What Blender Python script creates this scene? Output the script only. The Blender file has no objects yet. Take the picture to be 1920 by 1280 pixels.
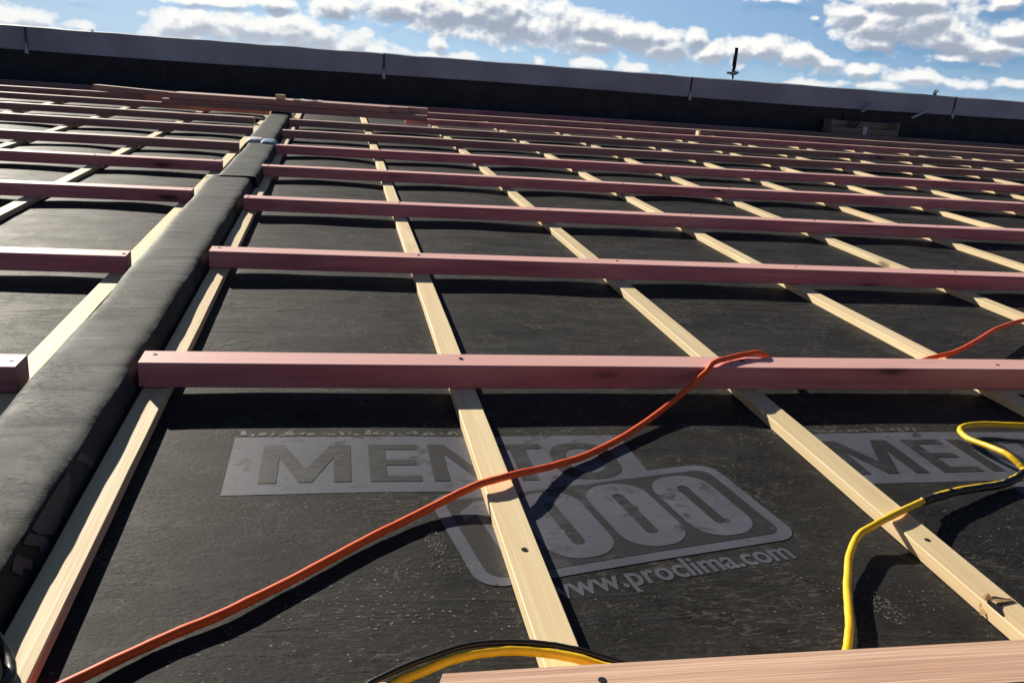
import bpy, bmesh, math, random
import numpy as np
from mathutils import Vector, Matrix
random.seed(7)
SC = bpy.context.scene
COL = SC.collection
HC = 0.0193          # counter batten height
HP = 0.0462          # roof batten height
WP = 0.067           # roof batten width
TOP = HC + HP
R = math.radians

# ------------------------------------------------------------------ materials
def new_mat(name):
    m = bpy.data.materials.new(name); m.use_nodes = True
    nt = m.node_tree; nt.nodes.clear()
    out = nt.nodes.new('ShaderNodeOutputMaterial')
    b = nt.nodes.new('ShaderNodeBsdfPrincipled')
    nt.links.new(b.outputs[0], out.inputs[0])
    return m, nt, b

class G:
    """tiny node helper"""
    def __init__(s, nt): s.nt = nt
    def n(s, t, **kw):
        x = s.nt.nodes.new(t)
        for k, v in kw.items(): setattr(x, k, v)
        return x
    def lk(s, a, b): s.nt.links.new(a, b)
    def inp(s, sock, v):
        if isinstance(v, bpy.types.NodeSocket): s.lk(v, sock)
        else: sock.default_value = v
    def math(s, op, a, b=0.0, c=0.0, clamp=False):
        x = s.n('ShaderNodeMath', operation=op); x.use_clamp = clamp
        s.inp(x.inputs[0], a); s.inp(x.inputs[1], b); s.inp(x.inputs[2], c); return x.outputs[0]
    def vm(s, op, a, b=(0, 0, 0), c=None):
        x = s.n('ShaderNodeVectorMath', operation=op)
        s.inp(x.inputs[0], a)
        s.inp(x.inputs[1], b)
        if c is not None: s.inp(x.inputs[2], c)
        return x
    def noise(s, vec, scale, detail=3, rough=.5, dist=0.0, **kw):
        x = s.n('ShaderNodeTexNoise', **kw); s.lk(vec, x.inputs['Vector'])
        x.inputs['Scale'].default_value = scale; x.inputs['Detail'].default_value = detail
        x.inputs['Roughness'].default_value = rough; x.inputs['Distortion'].default_value = dist
        return x.outputs[0]
    def ramp(s, f, stops, interp='LINEAR'):
        x = s.n('ShaderNodeValToRGB'); s.lk(f, x.inputs[0]); cr = x.color_ramp; cr.interpolation = interp
        while len(cr.elements) < len(stops): cr.elements.new(0.5)
        for e, (p, c) in zip(cr.elements, stops):
            e.position = p; e.color = (c, c, c, 1) if isinstance(c, (int, float)) else (*c, 1)
        return x.outputs[0]
    def mix(s, f, a, b, blend='MIX'):
        x = s.n('ShaderNodeMix', data_type='RGBA', blend_type=blend)
        s.inp(x.inputs[0], f)
        for i, v in ((6, a), (7, b)):
            s.inp(x.inputs[i], v if isinstance(v, bpy.types.NodeSocket) else (*v, 1))
        return x.outputs[2]
    def bump(s, h, strength, dist, normal=None):
        x = s.n('ShaderNodeBump'); x.inputs['Strength'].default_value = strength
        x.inputs['Distance'].default_value = dist; s.lk(h, x.inputs['Height'])
        if normal is not None: s.lk(normal, x.inputs['Normal'])
        return x.outputs[0]
    def mapping(s, vec, scale=(1, 1, 1), loc=(0, 0, 0)):
        return s.vm('MULTIPLY_ADD', vec, scale, loc).outputs[0]

def wood(name, axis, light, dark, stain, stain_amt=.5, rough=.6, spec=.4, knot=.6, grain=1.0, bump=1.0, sunlit_top=None):
    m, nt, b = new_mat(name); g = G(nt)
    tc = g.n('ShaderNodeTexCoord'); oi = g.n('ShaderNodeObjectInfo')
    off = g.math('MULTIPLY', oi.outputs['Random'], 37.0)
    comb = g.n('ShaderNodeCombineXYZ'); g.lk(off, comb.inputs[0]); g.lk(off, comb.inputs[1]); g.lk(off, comb.inputs[2])
    v = g.vm('ADD', tc.outputs['Object'], comb.outputs[0]).outputs[0]
    def sc(l, t): return (l, t, t) if axis == 'X' else (t, l, t)
    warp = g.noise(g.mapping(v, sc(2.2, 14)), 1, 3)
    w2 = g.vm('SCALE', tc.outputs['Object']); w2.inputs[3].default_value = 1
    fine = g.noise(g.mapping(v, sc(5, 330)), 1, 4, .6)
    rings = g.noise(g.mapping(v, sc(1.6, 75)), 1, 3, .55, dist=.6)
    blot = g.noise(g.mapping(v, sc(3.0, 22)), 1, 4, .6)
    big = g.noise(g.mapping(v, sc(.9, 4)), 1, 2)
    # knots: sparse dark ellipses
    vo = g.n('ShaderNodeTexVoronoi'); g.lk(g.mapping(v, sc(2.6, 9)), vo.inputs['Vector']); vo.inputs['Scale'].default_value = 1
    kn = g.ramp(vo.outputs['Distance'], [(0.05, 1.0), (0.12, 0.0)])
    halo = g.ramp(vo.outputs['Distance'], [(0.06, 1.0), (0.30, 0.0)])
    f = g.math('MULTIPLY_ADD', rings, .75, g.math('MULTIPLY', fine, .45))
    f = g.ramp(f, [(.46, 0.0), (.70, 1.0)])
    f = g.math('MULTIPLY', f, grain, clamp=True)
    c = g.mix(f, light, dark)
    c = g.mix(g.math('MULTIPLY', g.ramp(blot, [(.42, 0.0), (.72, 1.0)]), stain_amt), c, stain)
    c = g.mix(g.math('MULTIPLY', g.ramp(big, [(.35, 0.0), (.7, 1.0)]), stain_amt * .7), c, tuple(x * .78 for x in light))
    c = g.mix(g.math('MULTIPLY', halo, knot * .5), c, tuple(x * .55 for x in dark))
    c = g.mix(g.math('MULTIPLY', kn, knot), c, tuple(x * .16 for x in dark))
    if sunlit_top:      # sunlight painted into the colour: upward faces mixed towards a paler tone
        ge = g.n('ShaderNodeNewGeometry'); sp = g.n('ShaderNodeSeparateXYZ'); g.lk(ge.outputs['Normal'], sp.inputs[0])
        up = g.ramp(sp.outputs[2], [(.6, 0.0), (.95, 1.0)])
        c = g.mix(g.math('MULTIPLY', up, g.math('MULTIPLY_ADD', fine, .4, .55)), c, sunlit_top)
    # per piece tint
    hv = g.n('ShaderNodeHueSaturation'); g.lk(c, hv.inputs['Color'])
    g.lk(g.math('MULTIPLY_ADD', oi.outputs['Random'], .24, .90), hv.inputs['Value'])
    g.lk(hv.outputs[0], b.inputs['Base Color'])
    g.lk(g.math('MULTIPLY_ADD', fine, .25, rough - .1), b.inputs['Roughness'])
    b.inputs['Specular IOR Level'].default_value = spec
    h = g.math('MULTIPLY_ADD', fine, .5, g.math('MULTIPLY', rings, .5))
    g.lk(g.bump(h, .5 * bump, .0012), b.inputs['Normal'])
    return m

M_PINK = wood('pink_treated_pine', 'X', (.78, .27, .28), (.48, .15, .155), (.82, .43, .40), .8, rough=.48, spec=.5, knot=1.0, grain=.9, sunlit_top=(.93, .56, .50))
M_PINKB = wood('faded_brown_treated_pine', 'X', (.50, .27, .235), (.34, .18, .15), (.56, .35, .29), .6, rough=.5, spec=.5, knot=.8, grain=.9, sunlit_top=(.86, .60, .52))
M_PALE = wood('pale_pine', 'Y', (.98, .80, .49), (.82, .59, .32), (.84, .66, .40), .7, rough=.6, spec=.35, knot=.8, grain=.9)
M_SAWN = wood('rough_sawn_pink_pine', 'X', (.95, .65, .46), (.66, .38, .26), (.90, .60, .44), .4, rough=.65, spec=.3, knot=.7, grain=1.0, bump=1.8)
M_GREYW = wood('weathered_board', 'X', (.33, .29, .21), (.22, .19, .13), (.28, .25, .18), .5, knot=.3)

def simple(name, col, rough=.5, spec=.5, metal=0.0, bumpy=0.0, scale=40, vary=.25):
    m, nt, b = new_mat(name); g = G(nt)
    tc = g.n('ShaderNodeTexCoord')
    nz = g.noise(tc.outputs['Object'], scale, 4, .6)
    c = g.mix(g.ramp(nz, [(.3, 0.0), (.7, 1.0)]), tuple(x * (1 - vary) for x in col), tuple(min(1, x * (1 + vary)) for x in col))
    g.lk(c, b.inputs['Base Color'])
    b.inputs['Roughness'].default_value = rough; b.inputs['Specular IOR Level'].default_value = spec
    b.inputs['Metallic'].default_value = metal
    if bumpy: g.lk(g.bump(nz, bumpy, .002), b.inputs['Normal'])
    return m

M_NAIL = simple('dark_steel', (.03, .028, .028), .5, .4, .3)
M_STEEL = simple('galvanised_steel', (.35, .36, .36), .45, .5, .7)
M_ORANGE = simple('orange_rubber', (1.0, .13, .03), .5, .25, 0, .1, 45, .15)
M_YELLOW = simple('yellow_rubber', (1.0, .60, .012), .42, .5, 0, .1, 45, .12)
M_BLACKC = simple('black_rubber', (.012, .012, .013), .4, .5)
M_FLASH = simple('grey_flashing', (.36, .43, .49), .55, .4, 0, .3, 1.6, .22)
M_BLACKW = simple('black_wall_wrap', (.030, .037, .044), .6, .3, 0, .3, 6, .3)
M_WHITE = simple('white_plastic', (.65, .66, .68), .5, .4, 0, .1)
M_BLUE = simple('blue_white_tape', (.25, .38, .48), .4, .5, 0, .3, 60)
M_GROUND = simple('far_ground', (.10, .11, .07), .9, .2, 0, 0, .05, .4)

def membrane(name, wrinkle=1.0, base=(.0142, .0137, .0137), light=1.0, rough=.62, fold=False, spec=.09):
    m, nt, b = new_mat(name); g = G(nt)
    tc = g.n('ShaderNodeTexCoord'); P = tc.outputs['Object']
    def off(x, y): return g.mapping(P, (1, 1, 1), (x, y, 0))
    cloud = g.noise(P, 3.2, 6, .62)
    cloud2 = g.noise(off(4, 1), 13, 5, .65)
    fibre = g.noise(g.mapping(P, (110, 230, 150)), 1, 4, .65)
    speck = g.noise(P, 520, 2, .7)
    grit = g.noise(g.mapping(P, (150, 210, 150)), 1, 4, .75)
    streak = g.noise(g.mapping(P, (7, 19, 9)), 1, 5, .7, dist=1.2)
    c = g.mix(g.ramp(cloud, [(.40, 0.0), (.60, 1.0)]), tuple(x * .5 for x in base), tuple(x * 1.7 for x in base))
    c = g.mix(g.math('MULTIPLY', g.ramp(cloud2, [(.47, 0.0), (.62, 1.0)]), .6), c, tuple(x * 2.3 for x in base))
    c = g.mix(g.math('MULTIPLY', g.ramp(streak, [(.46, 0.0), (.66, 1.0)]), .12 if fold else .5), c, tuple(x * 2.1 for x in base))
    c = g.mix(g.math('MULTIPLY', g.ramp(fibre, [(.48, 0.0), (.70, 1.0)]), .12 if fold else .6), c, tuple(x * 3.2 for x in base))
    c = g.mix(g.math('MULTIPLY', g.ramp(speck, [(.5, 0.0), (.75, 1.0)]), .5), c, tuple(x * 4 for x in base))
    # scuffed patches: crackled pale rubbing, flecks, hair scratches
    patch = g.ramp(g.noise(P, 4.2, 3, .55), [(.47, 0.0), (.56, 1.0)])
    patch2 = g.ramp(g.noise(off(7.3, 2.1), 7.0, 3, .6), [(.48, 0.0), (.58, 1.0)])
    sc1 = g.noise(g.mapping(P, (30, 85, 30)), 1, 5, .75, dist=1.8)
    scuff = g.math('MULTIPLY', g.ramp(sc1, [(.53, 0.0), (.61, 1.0)]), patch)
    sc2 = g.noise(g.mapping(P, (120, 170, 90)), 1, 3, .8, dist=1.2)
    fleck = g.math('MULTIPLY', g.ramp(sc2, [(.60, 0.0), (.67, 1.0)]), patch2)
    vor = g.n('ShaderNodeTexVoronoi'); g.lk(g.vm('MULTIPLY_ADD', P, (75, 120, 75), (0, 0, 0)).outputs[0], vor.inputs['Vector']); vor.inputs['Scale'].default_value = 1
    dots = g.math('MULTIPLY', g.ramp(vor.outputs['Distance'], [(.06, 1.0), (.16, 0.0)]), g.ramp(g.noise(off(1.1, 3.3), 5.0, 5, .75), [(.50, 0.0), (.60, 1.0)]))
    hr = g.math('ABSOLUTE', g.math('SUBTRACT', g.noise(off(1.7, 9.2), 14, 3, .5, dist=1.5), .5))
    hair = g.math('MULTIPLY', g.ramp(hr, [(.0, 1.0), (.016, 0.0)]), g.ramp(g.noise(P, 6.0, 4, .6), [(.52, 0.0), (.60, 1.0)]))
    dust = g.ramp(g.noise(off(3.1, 5.7), 1.7, 6, .7), [(.48, 0.0), (.75, 1.0)])
    c = g.mix(g.math('MULTIPLY', dust, .42 * light), c, (.052, .049, .046))
    c = g.mix(g.math('MULTIPLY', scuff, .65 * light), c, (.115, .105, .095))
    c = g.mix(g.math('MULTIPLY', fleck, .55 * light), c, (.22, .20, .18))
    c = g.mix(g.math('MULTIPLY', dots, .75 * light), c, (.45, .41, .37))
    c = g.mix(g.math('MULTIPLY', hair, .5 * light), c, (.16, .148, .135))
    g.lk(c, b.inputs['Base Color'])
    g.lk(g.math('MULTIPLY_ADD', cloud2, .25, rough - .1), b.inputs['Roughness'])
    b.inputs['Specular IOR Level'].default_value = spec
    # creases: long thin ridges running mostly across, plus soft undulation
    cr = g.math('ABSOLUTE', g.math('SUBTRACT', g.noise(g.mapping(P, (1.6, 9.5, 1)), 1, 4, .55, dist=1.1), .5))
    crease = g.math('MULTIPLY', g.ramp(cr, [(.0, 1.0), (.045, 0.0)]), g.ramp(g.noise(off(2, 8), 1.5, 2, .5), [(.42, 0.0), (.6, 1.0)]))
    soft = g.noise(g.mapping(P, (3.2, 12, 5)), 1, 3, .5, dist=.4)
    h = g.math('MULTIPLY_ADD', crease, .35, soft)
    sy = g.n('ShaderNodeSeparateXYZ'); g.lk(P, sy.inputs[0])
    h = g.math('MULTIPLY', h, g.ramp(g.math('MULTIPLY', sy.outputs[1], .25), [(.20, .25), (.42, 1.0)]))
    h1 = g.bump(h, .9 * wrinkle, .012)
    if fold:        # soft slanting folds of a loosely wrapped sheet
        q = g.vm('MULTIPLY_ADD', P, (3.4, 11.0, 2.0), (0, 0, 0)).outputs[0]
        fo = g.noise(q, 1, 1, .4, dist=.5)
        fine = g.noise(g.mapping(P, (4, 62, 6)), 1, 2, .5, dist=.25)
        fm = g.ramp(g.math('MULTIPLY', sy.outputs[1], .25), [(.22, .1), (.42, 1.0)])
        h1 = g.bump(fo, .55, .012)
        h1 = g.bump(g.math('MULTIPLY', fine, fm), .6, .006, h1)
    h2 = g.bump(g.math('ADD', fibre, g.math('MULTIPLY', grit, .8)), .2 if fold else .6, .0011, h1)
    g.lk(g.bump(g.math('ADD', scuff, fleck), .5, .0015, h2), b.inputs['Normal'])
    return m
M_MEMB = membrane('black_roof_membrane', .45)
M_ROLL = membrane('grey_strip_membrane', .2, (.027, .0295, .0305), .15, .66, True, .11)

def print_mat(name, col, wear=.5, faded=False):
    m, nt, b = new_mat(name); g = G(nt)
    tc = g.n('ShaderNodeTexCoord'); P = tc.outputs['Object']
    n1 = g.noise(P, 24, 5, .7); n2 = g.noise(P, 7, 3, .6)
    fibre = g.noise(g.mapping(P, (90, 420, 200)), 1, 3, .6)
    n3 = g.noise(g.mapping(P, (60, 90, 60)), 1, 5, .8, dist=1.0)
    sp = g.noise(P, 480, 2, .7)
    w = g.math('MULTIPLY', g.ramp(n1, [(.54, 0.0), (.62, 1.0)]), g.ramp(n2, [(.46, 0.0), (.58, 1.0)]))
    w = g.math('MAXIMUM', w, g.math('MULTIPLY', g.ramp(n3, [(.58, 0.0), (.68, 1.0)]), .6))
    c = g.mix(g.ramp(n2, [(.3, 0.0), (.7, 1.0)]), tuple(x * .75 for x in col), tuple(x * 1.15 for x in col))
    c = g.mix(g.math('MULTIPLY', w, wear), c, (.030, .028, .027))
    c = g.mix(g.math('MULTIPLY', g.ramp(sp, [(.5, 0.0), (.8, 1.0)]), .35), c, (.16, .155, .17))
    if faded:
        fd = g.math('MULTIPLY', g.ramp(g.noise(g.mapping(P, (16, 26, 9), (3, 1, 0)), 1, 5, .7, dist=1.0), [(.50, 0.0), (.56, 1.0)]), g.ramp(g.noise(P, 4.5, 2, .5), [(.46, 0.0), (.54, 1.0)]))
        c = g.mix(g.math('MULTIPLY', fd, .38), c, (.085, .087, .105))
    dd = g.math('MULTIPLY', g.ramp(g.noise(g.mapping(P, (44, 70, 30)), 1, 4, .75, dist=1.5), [(.62, 0.0), (.68, 1.0)]), g.ramp(g.noise(P, 5.5, 3, .6), [(.5, 0.0), (.6, 1.0)]))
    c = g.mix(g.math('MULTIPLY', dd, .6), c, (.24, .22, .20))
    g.lk(c, b.inputs['Base Color']); b.inputs['Roughness'].default_value = .55
    b.inputs['Specular IOR Level'].default_value = .25
    g.lk(g.bump(fibre, .4, .0009), b.inputs['Normal'])
    return m
M_PRINT = print_mat('pale_print_ink', (.100, .105, .134), .9)
M_LETTER = print_mat('bare_letter_membrane', (.0235, .0228, .0232), 0, True)

# ------------------------------------------------------------------ helpers
def tag(o, label=None, cat=None, group=None, kind=None):
    if label: o['label'] = label
    if cat: o['category'] = cat
    if group: o['group'] = group
    if kind: o['kind'] = kind
    return o

def mesh_obj(name, verts, faces, mat, parent=None, loc=(0, 0, 0), smooth=False):
    me = bpy.data.meshes.new(name); me.from_pydata([tuple(v) for v in verts], [], faces); me.update()
    if smooth: me.polygons.foreach_set('use_smooth', [True] * len(me.polygons))
    me.materials.append(mat)
    o = bpy.data.objects.new(name, me); COL.objects.link(o); o.location = loc
    if parent: o.parent = parent
    return o

def empty(name, loc, rz=0):
    o = bpy.data.objects.new(name, None); COL.objects.link(o); o.location = loc; o.rotation_euler = (0, 0, rz)
    o.empty_display_size = .1
    return o

def timber(L, w, h, axis='X', bev=.0016, wob=.0012, seg=.12, chamfer=None, rnd=None, lift=.0):
    """a sawn length with eased arrises, slight bow and end cuts; origin at its start, bottom"""
    rnd = rnd or random
    n = max(2, int(L / seg)); n = min(n, 90)
    prof = [(0, bev), (bev, 0), (w - bev, 0), (w, bev), (w, h - bev), (w - bev, h), (bev, h), (0, h - bev)]
    ph = [rnd.uniform(0, 6.28) for _ in range(4)]
    vs, fs = [], []
    for i in range(n + 1):
        t = L * i / n
        dw = wob * (math.sin(t * 1.9 + ph[0]) + .4 * math.sin(t * 5.3 + ph[1]))
        dh = wob * .5 * (1 + math.sin(t * 2.7 + ph[2])) + lift * math.sin(math.pi * i / n)
        for a, b in prof:
            tt = t
            if chamfer and i == 0: tt = chamfer * (a / w)
            j = .0003 * math.sin(t * 31 + a * 900 + ph[3])
            vs.append((tt, a + dw + j, b + dh) if axis == 'X' else (a + dw + j, tt, b + dh))
    k = 8
    for i in range(n):
        for q in range(k):
            a0 = i * k + q; a1 = i * k + (q + 1) % k
            f = (a0, a0 + k, a1 + k, a1)
            fs.append(f if axis == 'X' else f[::-1])
    e0 = tuple(range(k)); e1 = tuple(n * k + q for q in range(k))
    fs.append(e0 if axis == 'X' else e0[::-1]); fs.append(e1[::-1] if axis == 'X' else e1)
    return vs, fs

def catmull(pts, per=8):
    P = [Vector(p) for p in pts]; P = [P[0] * 2 - P[1]] + P + [P[-1] * 2 - P[-2]]
    out = []
    for i in range(1, len(P) - 2):
        p0, p1, p2, p3 = P[i - 1:i + 3]
        for j in range(per):
            t = j / per
            out.append(.5 * ((2 * p1) + (p2 - p0) * t + (2 * p0 - 5 * p1 + 4 * p2 - p3) * t * t + (3 * p1 - p0 - 3 * p2 + p3) * t ** 3))
    out.append(P[-2]); return out

def tube(name, pts, r, mat, parent=None, per=8, k=14, flat=1.0, wob=.0003):
    C = catmull(pts, per); vs, fs = [], []
    if wob:
        C = [c + Vector((math.sin(i * .9 + r * 900) * .6 + math.sin(i * .37), math.cos(i * .7) * .6 + math.sin(i * .53 + 2), .35 * math.sin(i * .8))) * wob for i, c in enumerate(C)]
    up = Vector((0, 0, 1)); prev = None
    for i, c in enumerate(C):
        d = (C[min(i + 1, len(C) - 1)] - C[max(i - 1, 0)]).normalized()
        s = d.cross(up)
        if s.length < 1e-3: s = Vector((1, 0, 0))
        s.normalize(); u = s.cross(d)
        rr = r * (1 + .03 * math.sin(i * 1.7))
        for q in range(k):
            a = 2 * math.pi * q / k
            vs.append(c + s * math.cos(a) * rr + u * math.sin(a) * rr * flat)
    for i in range(len(C) - 1):
        for q in range(k):
            a, b = i * k + q, i * k + (q + 1) % k
            fs.append((a, b, b + k, a + k))
    fs.append(tuple(range(k))[::-1]); fs.append(tuple((len(C) - 1) * k + q for q in range(k)))
    return mesh_obj(name, vs, fs, mat, parent, smooth=True)

def bm_obj(name, bm, mat, parent=None, loc=(0, 0, 0), smooth=False):
    me = bpy.data.meshes.new(name); bm.to_mesh(me); bm.free()
    if smooth: me.polygons.foreach_set('use_smooth', [True] * len(me.polygons))
    me.materials.append(mat); o = bpy.data.objects.new(name, me); COL.objects.link(o); o.location = loc
    if parent: o.parent = parent
    return o

def add_box(bm, lo, hi, bev=.0):
    r = bmesh.ops.create_cube(bm, size=1)
    for v in r['verts']:
        v.co = Vector([lo[i] + (v.co[i] + .5) * (hi[i] - lo[i]) for i in range(3)])
    if bev:
        es = list({e for v in r['verts'] for e in v.link_edges})
        bmesh.ops.bevel(bm, geom=es, offset=bev, segments=1, affect='EDGES')

def add_cyl(bm, a, b, r, k=12, r2=None):
    a, b = Vector(a), Vector(b); d = b - a
    M = Matrix.Translation((a + b) / 2) @ d.to_track_quat('Z', 'Y').to_matrix().to_4x4()
    bmesh.ops.create_cone(bm, cap_ends=True, segments=k, radius1=r, radius2=r if r2 is None else r2, depth=d.length, matrix=M)

# ------------------------------------------------------------------ layout numbers
CBX = [-0.330, .2186, .797, 1.376, 1.937] + [1.937 + .575 * i for i in range(1, 15)]
CBL = [-.5655, -1.093, -1.645, -2.20, -2.75, -3.30, -3.85]
ROWS_R = [1.082, 1.986, 2.887, 3.789, 4.692, 5.595, 6.46, 7.36, 8.22, 9.05]
ROWS_L = [1.054, 1.900, 2.989, 3.871, 4.696, 5.640, 6.45, 7.42, 8.22, 9.05]
ALLC = sorted(CBX + CBL)

def memb_z(x, y):
    x = np.asarray(x, float); y = np.asarray(y, float)
    c = np.array(ALLC + [99.0]); c = np.concatenate([[-99.0], c])
    i = np.clip(np.searchsorted(c, x) - 1, 0, len(c) - 2)
    a, b = c[i] + .03, c[i + 1] - .03
    w = b - a
    u = np.clip((x - a) / np.maximum(w, 1e-3), 0, 1)
    cell = i * 1.7
    amp = np.where(w > .4, .0030 + .0095 * np.clip((y - 1.8) / 2.4, 0, 1) * np.where(x < 2.2, 1.0, .65), 0)
    amp = np.where(w > 2, .002, amp)
    amp = amp * (.55 + .45 * np.sin(y * 3.1 + cell * 2.3) * np.sin(y * 1.3 + cell))
    prof = np.sin(np.pi * u) ** .6
    z = amp * prof
    z += prof * (.0011 * np.sin(23 * y + 4 * np.sin(5 * x + cell)) + .0008 * np.sin(41 * y + 13 * x + cell * 3)) * np.clip((y - .9) / 1.2, .25, 1)
    return np.minimum(z, .0175)

# ------------------------------------------------------------------ roof membrane
def grid(name, xs, ys, zf, mat, kind=None, parent=None, smooth=True):
    X, Y = np.meshgrid(xs, ys); Z = zf(X, Y)
    co = np.stack([X, Y, Z], -1).reshape(-1, 3)
    nx, ny = len(xs), len(ys)
    idx = np.arange(nx * ny).reshape(ny, nx)
    f = np.stack([idx[:-1, :-1], idx[:-1, 1:], idx[1:, 1:], idx[1:, :-1]], -1).reshape(-1, 4)
    me = bpy.data.meshes.new(name)
    me.vertices.add(len(co)); me.vertices.foreach_set('co', co.ravel())
    me.loops.add(f.size); me.loops.foreach_set('vertex_index', f.ravel().astype(np.int32))
    me.polygons.add(len(f)); me.polygons.foreach_set('loop_start', np.arange(0, f.size, 4, dtype=np.int32))
    me.polygons.foreach_set('use_smooth', np.ones(len(f), dtype=bool))
    me.update(); me.validate()
    me.materials.append(mat)
    o = bpy.data.objects.new(name, me); COL.objects.link(o)
    if parent: o.parent = parent
    return o

xs = np.concatenate([np.arange(-4.6, -.6, .04), np.arange(-.6, 2.6, .012), np.arange(2.6, 12.0, .04)])
ys = np.concatenate([np.arange(-.7, 2.2, .012), np.arange(2.2, 5, .022), np.arange(5, 10.6, .05)])
roof = grid('roof', xs, ys, memb_z, M_MEMB)
tag(roof, kind='structure')
roof['label'] = 'black roofing membrane with pale printed lettering'

# ------------------------------------------------------------------ print on the membrane
def drape(name, bm, mat, dz, parent, xf=lambda x, y: (x, y), zf=None, maxlen=.02):
    bmesh.ops.triangulate(bm, faces=bm.faces[:])
    for _ in range(4):
        es = [e for e in bm.edges if e.calc_length() > maxlen]
        if not es: break
        bmesh.ops.subdivide_edges(bm, edges=es, cuts=1)
        bmesh.ops.triangulate(bm, faces=[f for f in bm.faces if len(f.verts) > 3])
    zf = zf or memb_z
    for v in bm.verts:
        x, y = xf(v.co.x, v.co.y)
        v.co = Vector((x, y, float(zf(np.array([x]), np.array([y]))[0]) + dz))
    for f in bm.faces:
        if f.normal.z < 0: f.normal_flip()
    bm.normal_update()
    for f in bm.faces:
        if f.normal.z < 0: f.normal_flip()
    return bm_obj(name, bm, mat, parent)

def poly(bm, pts, holes=()):
    """filled outline with holes via scanfill"""
    es = []
    for ring in [pts] + list(holes):
        vs = [bm.verts.new((x, y, 0)) for x, y in ring]
        for i in range(len(vs)): es.append(bm.edges.new((vs[i], vs[(i + 1) % len(vs)])))
    bmesh.ops.triangle_fill(bm, use_beauty=True, edges=es)

def rrect(x0, y0, x1, y1, r, n=7):
    out = []
    for cx, cy, a0 in ((x1 - r, y1 - r, 0), (x0 + r, y1 - r, 90), (x0 + r, y0 + r, 180), (x1 - r, y0 + r, 270)):
        for i in range(n + 1):
            a = R(a0 + 90 * i / n); out.append((cx + r * math.cos(a), cy + r * math.sin(a)))
    return out

def text_bm(txt, size, bold=.0):
    cu = bpy.data.curves.new('lettering', 'FONT'); cu.body = txt; cu.size = size; cu.offset = bold; cu.resolution_u = 3
    o = bpy.data.objects.new('lettering', cu); COL.objects.link(o)
    dg = bpy.context.evaluated_depsgraph_get(); me = bpy.data.meshes.new_from_object(o.evaluated_get(dg))
    bpy.data.objects.remove(o); bpy.data.curves.remove(cu)
    bm = bmesh.new(); bm.from_mesh(me); bpy.data.meshes.remove(me)
    bmesh.ops.remove_doubles(bm, verts=bm.verts, dist=1e-5)
    return bm

AX, AY = (.9806, .196), (-.175, .9846)        # the tilted frame of the number
OX, OY = .155, .446
def tilt(dx):
    return lambda x, y: (OX + dx + x * AX[0] + y * AY[0], OY + x * AX[1] + y * AY[1])

def print_set(dx):
    sh = lambda x, y: (x + dx, y)
    bm = bmesh.new()
    poly(bm, [(-.178, .702), (.40, .702), (.475, .752), (.470, .903), (-.178, .903)])
    drape('printed_bar', bm, M_PRINT, .0005, roof, sh)
    # letters of the name, left dark in the bar: cap height .132
    y0, y1 = .736, .869; H = y1 - y0; t = .026; tb = .019
    bm = bmesh.new()
    x = -.130
    poly(bm, [(x, y0), (x + t, y0), (x + t, y1 - .045), (x + .058, y0), (x + .077, y0), (x + .109, y1 - .045), (x + .109, y0), (x + .135, y0), (x + .135, y1),
              (x + .103, y1), (x + .0675, y0 + .045), (x + .032, y1), (x, y1)])
    x = .033
    poly(bm, [(x, y0), (x + .078, y0), (x + .078, y0 + tb), (x + t, y0 + tb), (x + t, y0 + H / 2 - tb / 2), (x + .072, y0 + H / 2 - tb / 2), (x + .072, y0 + H / 2 + tb / 2),
              (x + t, y0 + H / 2 + tb / 2), (x + t, y1 - tb), (x + .078, y1 - tb), (x + .078, y1), (x, y1)])
    x = .129
    poly(bm, [(x, y0), (x + .024, y0), (x + .024, y1 - .035), (x + .072, y0), (x + .098, y0), (x + .098, y1), (x + .074, y1), (x + .074, y0 + .035), (x + .028, y1), (x, y1)])
    x = .236
    poly(bm, [(x + .029, y0), (x + .055, y0), (x + .055, y1 - tb), (x + .083, y1 - tb), (x + .083, y1), (x, y1), (x, y1 - tb), (x + .029, y1 - tb)])
    x = .328
    poly(bm, rrect(x, y0 - .002, x + .108, y1 + .002, .048), [rrect(x + .026, y0 + .020, x + .082, y1 - .020, .028)[::-1]])
    drape('printed_letters', bm, M_LETTER, .0011, roof, sh)
    # number plate: tilted rounded frame, one and three zeros
    T = tilt(dx)
    bm = bmesh.new(); poly(bm, rrect(0, 0, .487, .245, .034), [rrect(.021, .021, .466, .224, .022)[::-1]])
    drape('printed_frame', bm, M_PRINT, .0008, roof, T)
    bm = bmesh.new(); poly(bm, rrect(.019, .019, .468, .226, .023))
    drape('printed_field', bm, M_LETTER, .00065 + .0005, roof, T)
    bm = bmesh.new()
    poly(bm, [(.055, .032), (.088, .032), (.088, .214), (.062, .214), (.032, .186), (.032, .160), (.055, .178)])
    for i in range(3):
        x = .116 + i * .114
        poly(bm, rrect(x, .030, x + .101, .216, .045), [rrect(x + .041, .063, x + .060, .183, .0094)[::-1]])
    drape('printed_number', bm, M_PRINT, .0016, roof, T)
    bm = text_bm('www.proclima.com', .0585, .0012)
    wmax = max(v.co.x for v in bm.verts); s = .368 / wmax
    for v in bm.verts: v.co.x = v.co.x * s + .075; v.co.y = v.co.y - .044
    drape('printed_web_address', bm, M_PRINT, .0006, roof, T, maxlen=.03)
print_set(0)
print_set(.966)
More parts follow.
